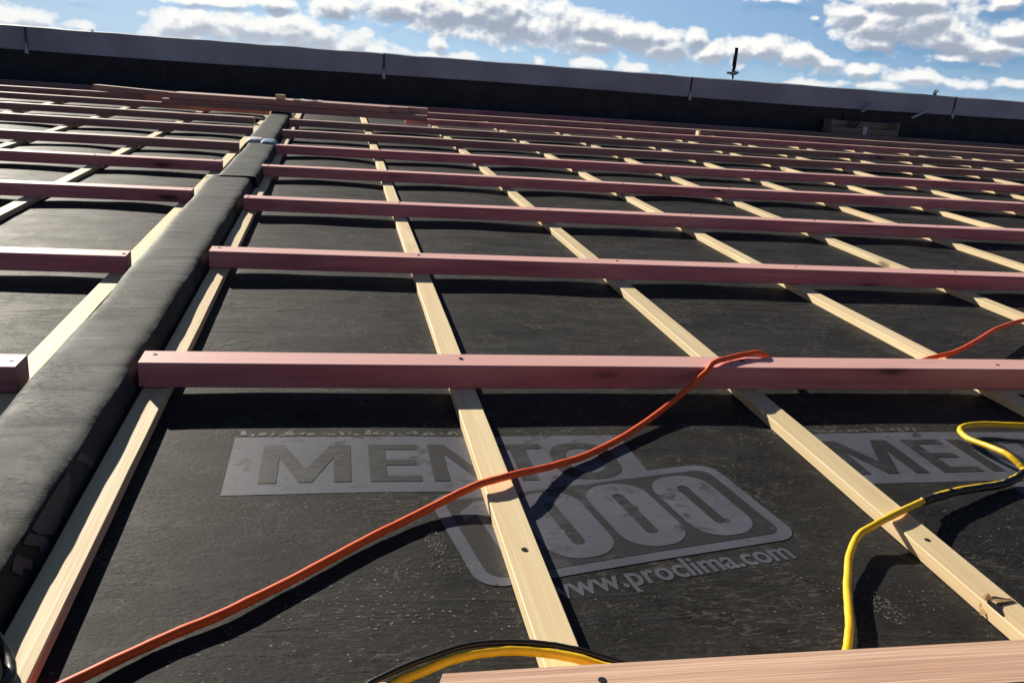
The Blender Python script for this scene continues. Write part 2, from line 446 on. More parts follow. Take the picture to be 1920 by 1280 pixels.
# ragged worn strips just above the bars
M_RAG = simple('frayed_pale_edge', (.085, .08, .08), .6, .3, 0, .5, 120, .5)
for X0, X1 in ((-.17, .19), (.83, 1.06)):
    rnd = random.Random(int(X0 * 100)); bm = bmesh.new(); x = X0
    while x < X1:
        w = rnd.uniform(.004, .016); y = .908 + rnd.uniform(-.002, .003); h = rnd.uniform(.004, .020); sk = rnd.uniform(-.008, .004)
        poly(bm, [(x, y), (x + w, y + rnd.uniform(-.002, .002)), (x + w + sk, y + h), (x + sk + w * .3, y + h * rnd.uniform(.6, 1.1))])
        x += w + rnd.uniform(.001, .008)
    drape('worn_print_edge', bm, M_RAG, .0007, roof)

# scuffed bare patches (crackled abrasion)
for k, (cx, cy, rx, ry, n) in enumerate([(.112, .56, .014, .036, 60), (.10, .50, .07, .02, 60), (.655, .365, .018, .03, 70), (.60, .40, .05, .05, 18), (.70, .38, .05, .04, 26),
                                 (-.16, .80, .02, .07, 26), (-.08, .66, .08, .02, 26), (.24, .53, .02, .02, 10), (.0, .42, .1, .05, 44), (1.05, .46, .14, .06, 22), (.9, .47, .05, .03, 18)]):
    rnd = random.Random(k); bm = bmesh.new()
    for _ in range(int(n * 1.8)):
        a = rnd.uniform(0, 6.28); q = math.sqrt(rnd.random())
        x = cx + rx * q * math.cos(a); y = cy + ry * q * math.sin(a)
        L = rnd.uniform(.0004, .0024) * rnd.uniform(.5, 1.3); th = rnd.gauss(.5, 1.0); w = rnd.uniform(.0003, .0008)
        ca, sa = math.cos(th), math.sin(th)
        poly(bm, [(x - L * ca, y - L * sa), (x + w * sa, y - w * ca), (x + L * ca, y + L * sa), (x - w * sa, y + w * ca)])
    drape('pale_scuff_marks', bm, simple('pale_scuff', (.26, .24, .215), .5, .5) if k == 0 else bpy.data.materials['pale_scuff'], .0008, roof)

# ------------------------------------------------------------------ membrane covered strip (between the two fields of battens)
def strip_profile(y, L, Rr, h, ph, fold):
    prof = [(L - .016, .002), (L - .014, .020), (L - .009, .045), (L - .003, h - .008)]
    for j in range(15):
        u = j / 14; x = L + (Rr - L) * u
        crown = h - .0035 * abs(2 * u - 1) ** 9 + .0008 * math.sin(math.pi * u)
        w = .0007 * math.sin(y * 78 + 3.5 * math.sin(y * 4 + ph[4]) + u * 3.0 + ph[3]) * (.5 + .5 * math.sin(y * 7.3 + ph[5] + u * 2)) + .0013 * math.sin(y * 19 + u * 2.6 + 2 * math.sin(y * 3 + ph[6]))
        prof.append((x, crown + fold * w))
    dx = .0005 * math.sin(y * 23 + ph[2])
    prof += [(Rr + .0022 + dx, h * .90), (Rr + .006 + dx * 2, h * .6), (Rr + .011 + dx, h * .3), (Rr + .0145, .001)]
    return prof
def strip_phase(seed):
    rnd = random.Random(seed); return [rnd.uniform(0, 6.28) for _ in range(8)]
def strip_edges(y, xl, xr, ph):
    return xl(y) + .0025 * math.sin(y * 9 + ph[0]), xr(y) + .0015 * math.sin(y * 11 + ph[2]) * .5
def strip_section(name, y0, y1, xl, xr, h, mat, parent, fold=1.0, seed=0):
    n = int((y1 - y0) / .008); vs, fs = [], []; ph = strip_phase(seed)
    for i in range(n + 1):
        y = y0 + (y1 - y0) * i / n
        L, Rr = strip_edges(y, xl, xr, ph)
        prof = strip_profile(y, L, Rr, h, ph, fold)
        for x, z in prof: vs.append((x, y, z))
    k = len(prof)
    for i in range(n):
        for q in range(k - 1):
            a = i * k + q; fs.append((a, a + 1, a + 1 + k, a + k))
    fs.append(tuple(range(k))); fs.append(tuple(n * k + q for q in range(k))[::-1])
    return mesh_obj(name, vs, fs, mat, parent, smooth=True)

strip = empty('covered_strip', (-.45, 0, 0))
strip.location = (0, 0, 0)
tag(strip, 'long box strip wrapped in grey membrane between the two fields of battens', 'covered strip')
XL1 = lambda y: -.512 - .010 * max(0, y - 1.5)
XR1 = lambda y: -.3735 + .001 * y
strip_section('wrap', -.6, 3.50, XL1, XR1, .0605, M_ROLL, strip, 1.0, 1)
strip_section('wrap', 3.44, 4.86, lambda y: -.500 + .010 * (y - 3.5), lambda y: -.350 + .0 * y, .0665, M_ROLL, strip, 1.0, 2)
strip_section('wrap', 4.80, 7.30, lambda y: -.512 - .006 * (y - 4.8), lambda y: -.372 - .003 * (y - 4.8), .065, M_ROLL, strip, .9, 3)
def roll_z(x, y): return np.full(np.shape(x), .0665)
# print fragments on the strip: ring and lobe of the same printed number
def arcpoly(cx, cy, r0, r1, a0, a1, sx=1, sy=1, n=14):
    o = [(cx + sx * r1 * math.cos(R(a0 + (a1 - a0) * i / n)), cy + sy * r1 * math.sin(R(a0 + (a1 - a0) * i / n))) for i in range(n + 1)]
    i_ = [(cx + sx * r0 * math.cos(R(a1 + (a0 - a1) * i / n)), cy + sy * r0 * math.sin(R(a1 + (a0 - a1) * i / n))) for i in range(n + 1)]
    return o + i_
PH1 = strip_phase(1)
def strip_point(sv, y):
    """distance sv from the right hand edge of the strip: negative on the top, positive down the side"""
    L, Rr = strip_edges(y, XL1, XR1, PH1)
    pr = strip_profile(y, L, Rr, .0605, PH1, 1.0)
    k0 = 18; acc = [0.0]
    for a, b in zip(pr[k0:], pr[k0 + 1:]): acc.append(acc[-1] + math.hypot(b[0] - a[0], b[1] - a[1]))
    left = [0.0]
    for q in range(k0, 4, -1): left.append(left[-1] - math.hypot(pr[q][0] - pr[q - 1][0], pr[q][1] - pr[q - 1][1]))
    ss = left[::-1][:-1] + acc; pp = pr[4:]
    return float(np.interp(sv, ss, [q[0] for q in pp])), float(np.interp(sv, ss, [q[1] for q in pp]))
bm = bmesh.new()
poly(bm, [(.005, .745), (.03, .775), (.048, .785), (.055, .775), (.057, .74), (.047, .742), (.043, .757), (.025, .748), (.005, .718)])
poly(bm, [(.005, .683), (.014, .683), (.026, .665), (.036, .625), (.044, .595), (.042, .578), (.02, .545), (.005, .532)])
poly(bm, [(.005, .523), (.03, .556), (.044, .563), (.055, .55), (.053, .525), (.044, .505), (.037, .513), (.040, .530), (.030, .535), (.01, .505), (.005, .50)])
poly(bm, [(.008, .478), (.034, .508), (.038, .494), (.026, .480), (.030, .470), (.012, .452), (.006, .466)])
bmesh.ops.triangulate(bm, faces=bm.faces[:])
for _ in range(4):
    es = [e for e in bm.edges if e.calc_length() > .006]
    if not es: break
    bmesh.ops.subdivide_edges(bm, edges=es, cuts=1); bmesh.ops.triangulate(bm, faces=[f for f in bm.faces if len(f.verts) > 3])
for v in bm.verts:
    sv, y = v.co.x, v.co.y; x, z = strip_point(sv, y)
    v.co = Vector((x + .0014, y, z + .0003))
bm_obj('printed_number', bm, print_mat('dim_print_ink', (.055, .055, .075), .3), strip)

# blue-white tape bundle around the strip
t = empty('tape_wrap', (-.43, 4.80, 0)); tag(t, 'blue and white tape bundle wrapped over the grey strip', 'tape')
def arch(name, y0, y1, x0, x1, h, mat, parent, lump=.004, seed=3):
    rnd = random.Random(seed); vs, fs = [], []; n, k = 10, 16
    for i in range(n + 1):
        y = y0 + (y1 - y0) * i / n; s = math.sin(math.pi * (i / n)) ** .3
        for j in range(k + 1):
            a = math.pi * j / k
            x = (x0 + x1) / 2 - (x1 - x0) / 2 * (1 if math.cos(a) > 0 else -1) * abs(math.cos(a)) ** .45
            z = h * math.sin(a) ** .35 * (.9 + .1 * s) + rnd.uniform(-lump, lump) * .5
            vs.append((x, y, max(z, .001)))
    for i in range(n):
        for j in range(k):
            a = i * (k + 1) + j; fs.append((a, a + k + 1, a + k + 2, a + 1))
    fs.append(tuple(range(k + 1))); fs.append(tuple(n * (k + 1) + j for j in range(k + 1))[::-1])
    o = mesh_obj(name, vs, fs, mat, parent, smooth=True); return o
o = arch('white_band', -.06, .10, -.075, .02, .088, M_WHITE, t); o = arch('blue_band', -.10, .08, .0, .088, .084, M_BLUE, t, seed=5)

# ------------------------------------------------------------------ counter battens (run up the slope)
GC = 'pale counter battens running up the roof'
def nail_mesh(r=.0042, flat=True):
    bm = bmesh.new(); add_cyl(bm, (0, 0, -.004), (0, 0, .0006), r, 10)
    me = bpy.data.meshes.new('nail'); bm.to_mesh(me); bm.free(); me.materials.append(M_NAIL); return me
NAIL = nail_mesh()
def nail(parent, loc):
    o = bpy.data.objects.new('nail', NAIL); COL.objects.link(o); o.parent = parent; o.location = loc; return o
ordn = ['first', 'second', 'third', 'fourth', 'fifth', 'sixth', 'seventh', 'eighth', 'ninth', 'tenth', 'eleventh', 'twelfth', 'thirteenth', 'fourteenth', 'fifteenth', 'sixteenth', 'seventeenth', 'eighteenth', 'nineteenth', 'twentieth']
spec = {0: 'pale counter batten half in shadow along the right side of the grey strip',
        1: 'pale counter batten crossing the printed name, passing under the orange cable',
        2: 'pale counter batten with a split knot hole, passing under the yellow cable'}
rnd = random.Random(11)
for i, x in enumerate(CBX):
    vs, fs = timber(9.85, .045, HC - .0006, 'Y', bev=.0012, wob=.0006 if i < 2 else .0012, seg=.12, rnd=rnd)
    lab = spec.get(i, 'pale counter batten, the %s one to the right of the grey strip' % ordn[i])
    r = empty('counter_batten', (x - .0225, -.45, 0)); tag(r, lab, 'batten', GC)
    mesh_obj('lath', vs, fs, M_PALE, r)
    if i == 1: nail(r, (.024, .45 + .505, HC)); nail(r, (.03, .45 + .33 - .6, HC))
    if i == 2:
        nail(r, (.022, .45 + .495, HC))
        # split and splinter by the knot
        bm = bmesh.new(); poly(bm, [(-.0005, .792), (.008, .804), (.020, .806), (.034, .800), (.042, .792), (.030, .790), (.018, .788), (.010, .780), (.004, .768), (-.0005, .766)])
        for v in bm.verts: v.co.z = HC + .0012
        bm_obj('split', bm, M_NAIL, r)
        bm = bmesh.new()
        vv = [(-.004, .800, HC * .5), (.003, .806, HC + .003), (.008, .803, HC + .008), (.011, .797, HC + .004), (.036, .7965, HC + .0035), (.038, .7935, HC + .0022), (.012, .790, HC + .003), (.002, .786, HC * .6), (-.006, .791, HC * .2)]
        bvs = [bm.verts.new(v) for v in vv]
        for f in ((0, 1, 2, 3), (3, 4, 5, 6), (0, 3, 6, 7), (0, 7, 8)): bm.faces.new([bvs[q] for q in f])
        bmesh.ops.solidify(bm, geom=bm.faces[:], thickness=.0018)
        bm_obj('splinter', bm, M_PALE, r)
for i, x in enumerate(CBL):
    vs, fs = timber(9.5, .045, HC - .0006, 'Y', bev=.0012, wob=.001, rnd=rnd)
    lab = 'pale counter batten sitting against the left side of the grey strip' if i == 0 else 'pale counter batten, the %s one to the left of the grey strip' % ordn[i]
    r = empty('counter_batten', (x - .0225, -.1, 0)); tag(r, lab, 'batten', GC)
    mesh_obj('lath', vs, fs, M_PALE, r)

# ------------------------------------------------------------------ roof battens (run across)
GP = 'pink treated battens laid across the roof'
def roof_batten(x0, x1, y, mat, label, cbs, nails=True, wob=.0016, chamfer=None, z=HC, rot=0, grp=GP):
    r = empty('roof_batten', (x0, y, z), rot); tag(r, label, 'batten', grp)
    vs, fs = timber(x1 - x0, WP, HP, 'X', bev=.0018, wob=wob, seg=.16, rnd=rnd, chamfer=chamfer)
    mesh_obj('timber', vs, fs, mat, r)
    if nails:
        for c in cbs:
            if x0 < c < x1: nail(r, (c - x0 + rnd.uniform(-.008, .012), rnd.uniform(.022, .046), HP + wob * .9))
    return r
roof_batten(.058, 2.4, .148, M_SAWN, 'rough sawn pinkish batten lying across the bottom edge of the photo', CBX, True, .0008, chamfer=.022)
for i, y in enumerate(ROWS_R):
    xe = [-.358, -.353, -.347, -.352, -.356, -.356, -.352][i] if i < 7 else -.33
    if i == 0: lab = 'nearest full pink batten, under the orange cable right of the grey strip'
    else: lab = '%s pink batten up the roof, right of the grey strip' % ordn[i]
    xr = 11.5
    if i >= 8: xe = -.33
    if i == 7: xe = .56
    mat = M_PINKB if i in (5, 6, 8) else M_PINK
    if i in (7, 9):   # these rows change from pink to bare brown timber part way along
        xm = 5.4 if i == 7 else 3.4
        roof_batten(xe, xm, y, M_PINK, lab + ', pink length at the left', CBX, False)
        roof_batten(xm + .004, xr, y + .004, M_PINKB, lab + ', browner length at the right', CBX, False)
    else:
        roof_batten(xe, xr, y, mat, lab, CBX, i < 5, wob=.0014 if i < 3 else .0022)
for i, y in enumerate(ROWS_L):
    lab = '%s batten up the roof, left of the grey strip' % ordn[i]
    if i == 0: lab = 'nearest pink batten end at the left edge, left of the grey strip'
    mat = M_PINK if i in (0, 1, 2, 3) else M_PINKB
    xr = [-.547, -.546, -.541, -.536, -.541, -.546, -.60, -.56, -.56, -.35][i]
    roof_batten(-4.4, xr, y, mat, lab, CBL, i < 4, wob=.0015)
    if i == 2: pass

# loose timber stacked at the top end of the strip
GS = 'battens stacked loose at the top of the strip'
ang = R(-3.2); ca, sa = math.cos(ang), math.sin(ang)
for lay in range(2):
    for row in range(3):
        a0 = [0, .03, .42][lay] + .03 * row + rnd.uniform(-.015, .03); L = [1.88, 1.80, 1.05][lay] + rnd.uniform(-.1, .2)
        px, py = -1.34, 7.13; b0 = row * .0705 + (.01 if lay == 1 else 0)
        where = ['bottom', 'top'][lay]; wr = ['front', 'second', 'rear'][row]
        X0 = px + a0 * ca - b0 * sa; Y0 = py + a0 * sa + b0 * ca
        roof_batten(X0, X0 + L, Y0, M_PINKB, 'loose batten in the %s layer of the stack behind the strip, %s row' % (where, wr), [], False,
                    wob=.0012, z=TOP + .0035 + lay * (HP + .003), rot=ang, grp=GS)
zst = TOP + 2 * (HP + .003) + .003
o = bm = bmesh.new(); add_box(bm, (0, 0, 0), (.075, .05, .035), .003)
tag(bm_obj('timber_offcut', bm, M_PALE, loc=(-.49, 7.105, zst)), 'small pale timber block lying on the stack of loose battens', 'offcut')
vs, fs = [], []
for i in range(9):
    for j in range(5):
        vs.append((i * .03, j * .02, .004 + .004 * math.sin(i * 1.3 + j) + .002 * (i % 2)))
for i in range(8):
    for j in range(4):
        a = i * 5 + j; fs.append((a, a + 5, a + 6, a + 1))
o = mesh_obj('plastic_sheet', vs, fs, M_WHITE, None, (-.37, 7.10, zst), True); tag(o, 'scrap of whitish plastic sheet on the stack of loose battens', 'plastic scrap')
# loose diagonal battens far left
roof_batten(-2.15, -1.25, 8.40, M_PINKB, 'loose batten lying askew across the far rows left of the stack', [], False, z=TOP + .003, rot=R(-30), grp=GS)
# loose laths on the middle right
o = None
def small_timber(x, y, z, L, w, h, rot, mat, name, label, cat, tilt=0):
    vs, fs = timber(L, w, h, 'X', bev=.001, wob=.0004, seg=.05, rnd=rnd)
    o = mesh_obj(name, vs, fs, mat, None, (x, y, z)); o.rotation_euler = (0, tilt, rot); tag(o, label, cat); return o
small_timber(-.115, .222, .003, .155, .042, .016, R(1), M_PALE, 'timber_offcut', 'pale lath offcut at the bottom edge beside the rough sawn batten', 'offcut')
small_timber(-.455, .415, .068, .085, .05, .020, R(-52), M_WHITE, 'timber_offcut', 'white topped offcut lying on the grey strip at the left edge', 'offcut')
small_timber(3.3, 7.62, HC + .002, .022, .07, .07, 0, M_PALE, 'timber_offcut', 'little upright block between far pink battens at centre right', 'offcut')

# ------------------------------------------------------------------ cables
ORANGE = [(-.52, .05, .010), (-.40, .19, .010), (-0.273,0.303,0.010),(-0.200,0.364,0.010),(-0.135,0.410,0.011),(-0.062,0.475,0.011),(0.030,0.563,0.011),(0.106,0.628,0.013),(0.159,0.661,0.022),(0.191,0.672,0.030),(0.239,0.698,0.029),(0.322,0.763,0.013),(0.397,0.813,0.010),(0.500,0.905,0.011),(0.609,1.010,0.023),(0.690,1.070,0.056),(.716,1.088,.0735),(0.757,1.118,0.0725),(0.807,1.143,0.073),(0.852,1.155,0.0725),
          (.90, 1.185, .035), (.96, 1.21, .014), (1.08, 1.205, .012), (1.22, 1.212, .02), (1.322,1.258,0.030),(1.428,1.308,0.030),(1.538,1.380,0.035),(1.693,1.500,0.033),(1.856,1.599,0.030), (2.1, 1.70, .03), (2.5, 1.78, .02)]
o = tube('extension_cable', ORANGE, .0056, M_ORANGE); tag(o, 'orange cable snaking over the nearest pink batten', 'cable')
YEL = [(1.75, .93, .012), (1.5, .895, .02), (1.35, .880, .028), (1.269,0.882,0.025),(1.214,0.900,0.020),(1.163,0.900,0.018),(1.129,0.877,0.018),(1.114,0.834,0.020),(1.117,0.791,0.026),(1.117,0.744,0.032),(1.122,0.716,0.026),
       (1.121,0.702,0.020),(1.090,0.685,0.014),(1.048,0.670,0.012),(0.957,0.643,0.018),(0.875,0.610,0.020),(0.797,0.563,0.0265),(0.733,0.530,0.024),(0.701,0.514,0.018),(0.662,0.469,0.016),(0.626,0.413,0.012),(0.590,0.347,0.012),(0.566,0.307,0.012),(0.540,0.272,0.010),
       (.49, .242, .009), (.40, .236, .009), (.31, .243, .022), (0.262,0.259,0.024),(0.228,0.271,0.029),(0.191,0.284,0.030),(0.146,0.289,0.030),(0.106,0.283,0.029),(0.066,0.266,0.028),(0.028,0.245,0.026), (-.02, .21, .018), (-.1, .155, .014)]
o = tube('extension_cable', YEL, .0052, M_YELLOW); tag(o, 'yellow cable looping on the right and dipping behind the sawn batten', 'cable')
tube('black_sleeve', [(1.118,0.697,0.0190),(1.090,0.684,0.0128),(1.048,0.669,0.0108),(0.957,0.642,0.0164),(0.90,0.621,0.0178),(0.862,0.603,0.0205)], .0066, M_BLACKC, o)
BLK = [(.33, .252, .012), (.285, .262, .022), (0.241,0.278,0.030),(0.214,0.286,0.033),(0.192,0.292,0.034),(0.147,0.298,0.034),(0.107,0.293,0.034),(0.066,0.276,0.034),(0.039,0.262,0.034),(0.012,0.244,0.034), (-.04, .205, .03), (-.12, .15, .02)]
o = tube('extension_cable', [(x + .001, y - .001, z + .001) for x, y, z in BLK], .0034, M_BLACKC); tag(o, 'black cable lying beside the yellow one at the bottom edge', 'cable')
o = tube('extension_cable', [(-.50, .36, .070), (-.42, .375, .072), (-.365, .352, .05), (-.335, .325, .03), (-.322, .29, .027), (-.33, .24, .027), (-.36, .16, .04)], .006, M_BLACKC); tag(o, 'black cable bending across the bottom left corner', 'cable')

# ------------------------------------------------------------------ parapet at the top of the roof
par = empty('parapet', (0, 9.42, 0)); tag(par, 'long dark parapet wall with a blue grey flashing along its top', 'parapet wall')
def ybase(x): return 0.0
bm = bmesh.new(); add_box(bm, (-7, .0, -.6), (15, .30, .54))
bmesh.ops.subdivide_edges(bm, edges=[e for e in bm.edges if abs(e.verts[0].co.x - e.verts[1].co.x) > 5], cuts=60)
rn = random.Random(2)
for v in bm.verts:
    if v.co.y < .1 and v.co.z < .5: v.co.y += rn.uniform(-.004, .004)
bm_obj('wall_wrap', bm, M_BLACKW, par)
seam = simple('seam_tape', (.03, .032, .037), .5, .4)
for x in (2.71, -1.72, 5.8):
    bm = bmesh.new(); add_box(bm, (x, -.010, .02), (x + .022, -.0045, .335)); bm_obj('wrap_seam', bm, seam, par)
JX = [-6.4, -2.965, .468, 3.866, 7.19, 10.6, 14]
for i in range(6):
    a, b = JX[i] + .006, JX[i + 1] - .006
    vs, fs = [], []; n = 30; rn = random.Random(i)
    for q in range(n + 1):
        x = a + (b - a) * q / n; w = .0025 * math.sin(q * .9 + i) + rn.uniform(-.002, .002)
        lowz = .345 + .009 * math.sin(x * .9)
        for yy, zz in ((-.030, lowz), (-.022 + w, lowz + .006), (-.020 + w, .547), (-.014, .554 + w), (.31, .560 + w), (.318, .45)):
            vs.append((x, yy, zz))
    for q in range(n):
        for j in range(5):
            k0 = q * 6 + j; fs.append((k0, k0 + 6, k0 + 7, k0 + 1))
    o = mesh_obj('flashing_panel', vs, fs, M_FLASH, par, smooth=False)
    md = o.modifiers.new('thickness', 'SOLIDIFY'); md.thickness = .004
    for q in range(5):      # round headed fixings along each panel
        bm = bmesh.new(); fx = a + (b - a) * (q + .5) / 5
        add_cyl(bm, (fx, -.034, .375), (fx, -.026, .375), .007, 8); bm_obj('fixing', bm, M_STEEL, par)
    # joint cover and torn pale clip under each joint
    if i:
        x = JX[i]
        bm = bmesh.new(); add_box(bm, (x - .010, -.034, .352), (x + .010, -.0255, .557)); bm_obj('joint_cover', bm, simple('joint_grey_%d' % i, (.07, .078, .11), .5, .4) if i == 1 else bpy.data.materials['joint_grey_1'], par)
        bm = bmesh.new()
        v = [bm.verts.new(c) for c in ((x - .020, -.040, .310), (x - .006, -.041, .318), (x + .004, -.041, .302), (x + .018, -.040, .308), (x + .013, -.038, .345), (x + .007, -.038, .375), (x + .002, -.038, .415), (x - .002, -.038, .41), (x - .009, -.038, .37), (x - .014, -.038, .345))]
        bm.faces.new(v)
        bmesh.ops.triangulate(bm, faces=bm.faces[:])
        bmesh.ops.solidify(bm, geom=bm.faces[:], thickness=.004)
        bm_obj('joint_clip', bm, simple('pale_clip', (.62, .58, .60), .6, .3) if i == 1 else bpy.data.materials['pale_clip'], par)
# small fixings standing on the parapet
rn = random.Random(9)
def tuft(x, s, label):
    bm = bmesh.new()
    for q in range(7):
        a = rn.uniform(-.5, .5); L = s * rn.uniform(.6, 1.1)
        add_cyl(bm, (x + rn.uniform(-.5, .5) * s, 9.5, .548), (x + rn.uniform(-.5, .5) * s + a * L * .4, 9.5 + rn.uniform(-.02, .02), .55 + L), s * .09, 6, s * .04)
    o = bm_obj('weed_tuft', bm, simple('dark_weed', (.05, .06, .04), .8, .2) if 'dark_weed' not in bpy.data.materials else bpy.data.materials['dark_weed']); tag(o, label, 'weed')
tuft(6.98, .075, 'dark twiggy tuft standing on the parapet near the right end')
tuft(-2.38, .03, 'tiny dark tuft on the parapet near the left end')
# stakes leaning on the parapet
def stake(a, b, r, label, mat):
    bm = bmesh.new(); a = Vector(a); b = Vector(b); d = (b - a)
    M = Matrix.Translation((a + b) / 2) @ d.to_track_quat('Z', 'Y').to_matrix().to_4x4() @ Matrix.Diagonal((r, r * .45, d.length, 1))
    bmesh.ops.create_cube(bm, size=1, matrix=M)
    bmesh.ops.bevel(bm, geom=bm.edges[:], offset=r * .12, segments=2, affect='EDGES')
    o = bm_obj('stake', bm, mat); tag(o, label, 'stake')
stake((5.96, 9.32, .315), (6.10, 9.36, .415), .040, 'grey stake end poking up before the parapet, left of the pair', simple('grey_stake', (.5, .5, .55), .6, .3))
stake((6.60, 9.30, .285), (6.82, 9.36, .375), .034, 'white stake end poking up before the parapet, right of the pair', M_WHITE)
# shaded timber crate by the parapet foot
cr = empty('timber_crate', (5.52, 9.17, .067)); tag(cr, 'low open timber crate with offcuts at the foot of the parapet', 'crate')
bm = bmesh.new(); add_box(bm, (0, .16, 0), (.86, .18, .135), .003); bm_obj('back_board', bm, M_GREYW, cr)
bm = bmesh.new(); add_box(bm, (0, 0, 0), (.02, .158, .15), .003); bm_obj('end_board', bm, M_GREYW, cr)
bm = bmesh.new(); add_box(bm, (.84, 0, 0), (.86, .158, .15), .003); bm_obj('end_board', bm, M_GREYW, cr)
bm = bmesh.new(); add_box(bm, (.0, -.024, .0), (.84, -.002, .065), .003); bm_obj('front_board', bm, M_GREYW, cr)
bm = bmesh.new()
for q in range(3): add_cyl(bm, (.22 + q * .03, .05, .02), (.30 + q * .05, .10, .19 - .03 * q), .012, 8)
o = bm_obj('offcut_stick', bm, M_BLACKW, None, (5.52, 9.17, .067)); tag(o, 'dark sticks leaning inside the low timber crate', 'sticks')
bm = bmesh.new(); add_box(bm, (.38, -.045, .0), (.43, -.028, .09), .004); o = bm_obj('offcut_block', bm, M_WHITE, None, (5.52, 9.17, .067)); tag(o, 'small pale block standing in front of the low timber crate', 'offcut')

# ------------------------------------------------------------------ scaffold pole beyond the parapet
D = 15.0
pole = empty('scaffold_pole', (6.20, 13.6, -9)); tag(pole, 'dark scaffold pole with a coupler standing beyond the parapet', 'scaffold pole')
bm = bmesh.new(); add_cyl(bm, (0, 0, 0), (0, 0, 9.62), .0195, 14); bm_obj('lower_tube', bm, M_STEEL, pole, smooth=True)
bm = bmesh.new(); add_cyl(bm, (0, 0, 9.62), (0, 0, 9.74), .020, 14, .033); add_cyl(bm, (0, 0, 9.74), (.0, 0, 10.02), .033, 14, .030); bm_obj('upper_sleeve', bm, M_NAIL, pole, smooth=True)
bm = bmesh.new(); add_box(bm, (-.05, -.045, 9.605), (.05, .045, 9.665), .008); add_cyl(bm, (-.115, -.01, 9.63), (.085, -.01, 9.645), .018, 10); bm_obj('coupler', bm, M_STEEL, pole)

# ------------------------------------------------------------------ far ground
bm = bmesh.new(); bmesh.ops.create_circle(bm, cap_ends=True, segments=64, radius=320, matrix=Matrix.Translation((0, 0, -9.2)))
tag(bm_obj('ground', bm, M_GROUND), kind='structure')

# ------------------------------------------------------------------ sky
SUN_AZ, SUN_EL = -27.0, 22.0      # azimuth from +Y toward +X
W = bpy.data.worlds.new('World'); SC.world = W; W.use_nodes = True
nt = W.node_tree; nt.nodes.clear(); g = G(nt)
tc = g.n('ShaderNodeTexCoord'); D3 = g.vm('NORMALIZE', tc.outputs['Generated']).outputs[0]
sep = g.n('ShaderNodeSeparateXYZ'); g.lk(D3, sep.inputs[0])
az = g.math('MULTIPLY', g.math('ARCTAN2', sep.outputs[0], sep.outputs[1]), 57.29578)
el = g.math('MULTIPLY', g.math('ARCSINE', sep.outputs[2]), 57.29578)
cmb = g.n('ShaderNodeCombineXYZ'); g.lk(az, cmb.inputs[0]); g.lk(el, cmb.inputs[1])
BLOBS= [(-17.2, -0.09, 2.72, 1.02), (-13.93, -0.12, 1.02, 0.34), (-8.6, 1.7, 1.87, 0.34), (-14.04, 1.35, 1.02, 0.2), (-8.93, 0.19, 2.11, 1.15), (-7.35, 0.52, 2.38, 0.88), (-5.16, 0.49, 2.72, 1.02), (-2.61, 0.51, 2.55, 1.22), (-0.92, 0.28, 2.04, 1.15), (0.95, 0.06, 1.7, 1.02), (2.21, -0.24, 1.19, 0.61), (-6.88, 1.79, 3.74, 0.41), (-3.36, 1.92, 2.38, 0.61), (-0.32, 1.99, 2.04, 0.88), (2.77, 2.24, 3.4, 0.95), (6.24, 2.21, 3.74, 1.43), (9.11, 2.25, 3.74, 1.7), (10.75, 1.76, 3.06, 1.29), (13.3, 2.01, 2.38, 1.43), (15.54, 2.05, 2.38, 1.22), (17.51, 1.58, 2.55, 1.15), (19.79, 1.13, 2.55, 1.02), (14.99, 1.16, 4.08, 0.75), (2.92, 1.33, 0.82, 0.37), (4.12, -0.19, 1.53, 0.48), (6.02, 0.32, 0.88, 0.54), (7.81, -0.17, 1.53, 0.41), (5.41, -0.41, 2.04, 0.48), (12.19, -0.1, 0.48, 0.48), (15.12, -0.13, 1.7, 0.48), (18.02, -0.1, 1.7, 0.41), (21.29, 1.66, 1.29, 0.82), (22.31, 1.07, 1.7, 0.82), (19.24, 1.7, 1.36, 0.61), (24.14, 1.26, 1.36, 0.88), (25.64, 1.48, 1.77, 0.82), (27.47, 1.31, 2.04, 0.95), (29.03, 0.89, 1.7, 0.68), (30.52, 0.71, 1.09, 0.58), (31.38, 0.74, 0.75, 0.48), (33.67, 0.62, 2.11, 0.61), (35.35, 0.49, 1.7, 0.48), (37.24, 0.41, 0.95, 0.37), (38.9, 0.59, 1.53, 0.41), (27.73, -0.28, 2.38, 0.34), (31.81, -0.02, 2.72, 0.34), (29.72, 3.6, 1.7, 0.82), (31.54, 2.99, 3.06, 1.29), (33.41, 3.38, 3.57, 1.7), (35.19, 2.65, 3.23, 0.95), (32.66, 4.45, 4.08, 0.82), (37.11, 2.29, 3.06, 0.75), (31.38, 2.33, 2.04, 0.68), (35.64, 1.75, 2.72, 0.44), (28.02, 3.39, 0.48, 0.24), (37.39, 4.63, 1.15, 0.61), (38.34, 3.18, 2.04, 0.75), (25.5, 4.28, 2.04, 0.24)]
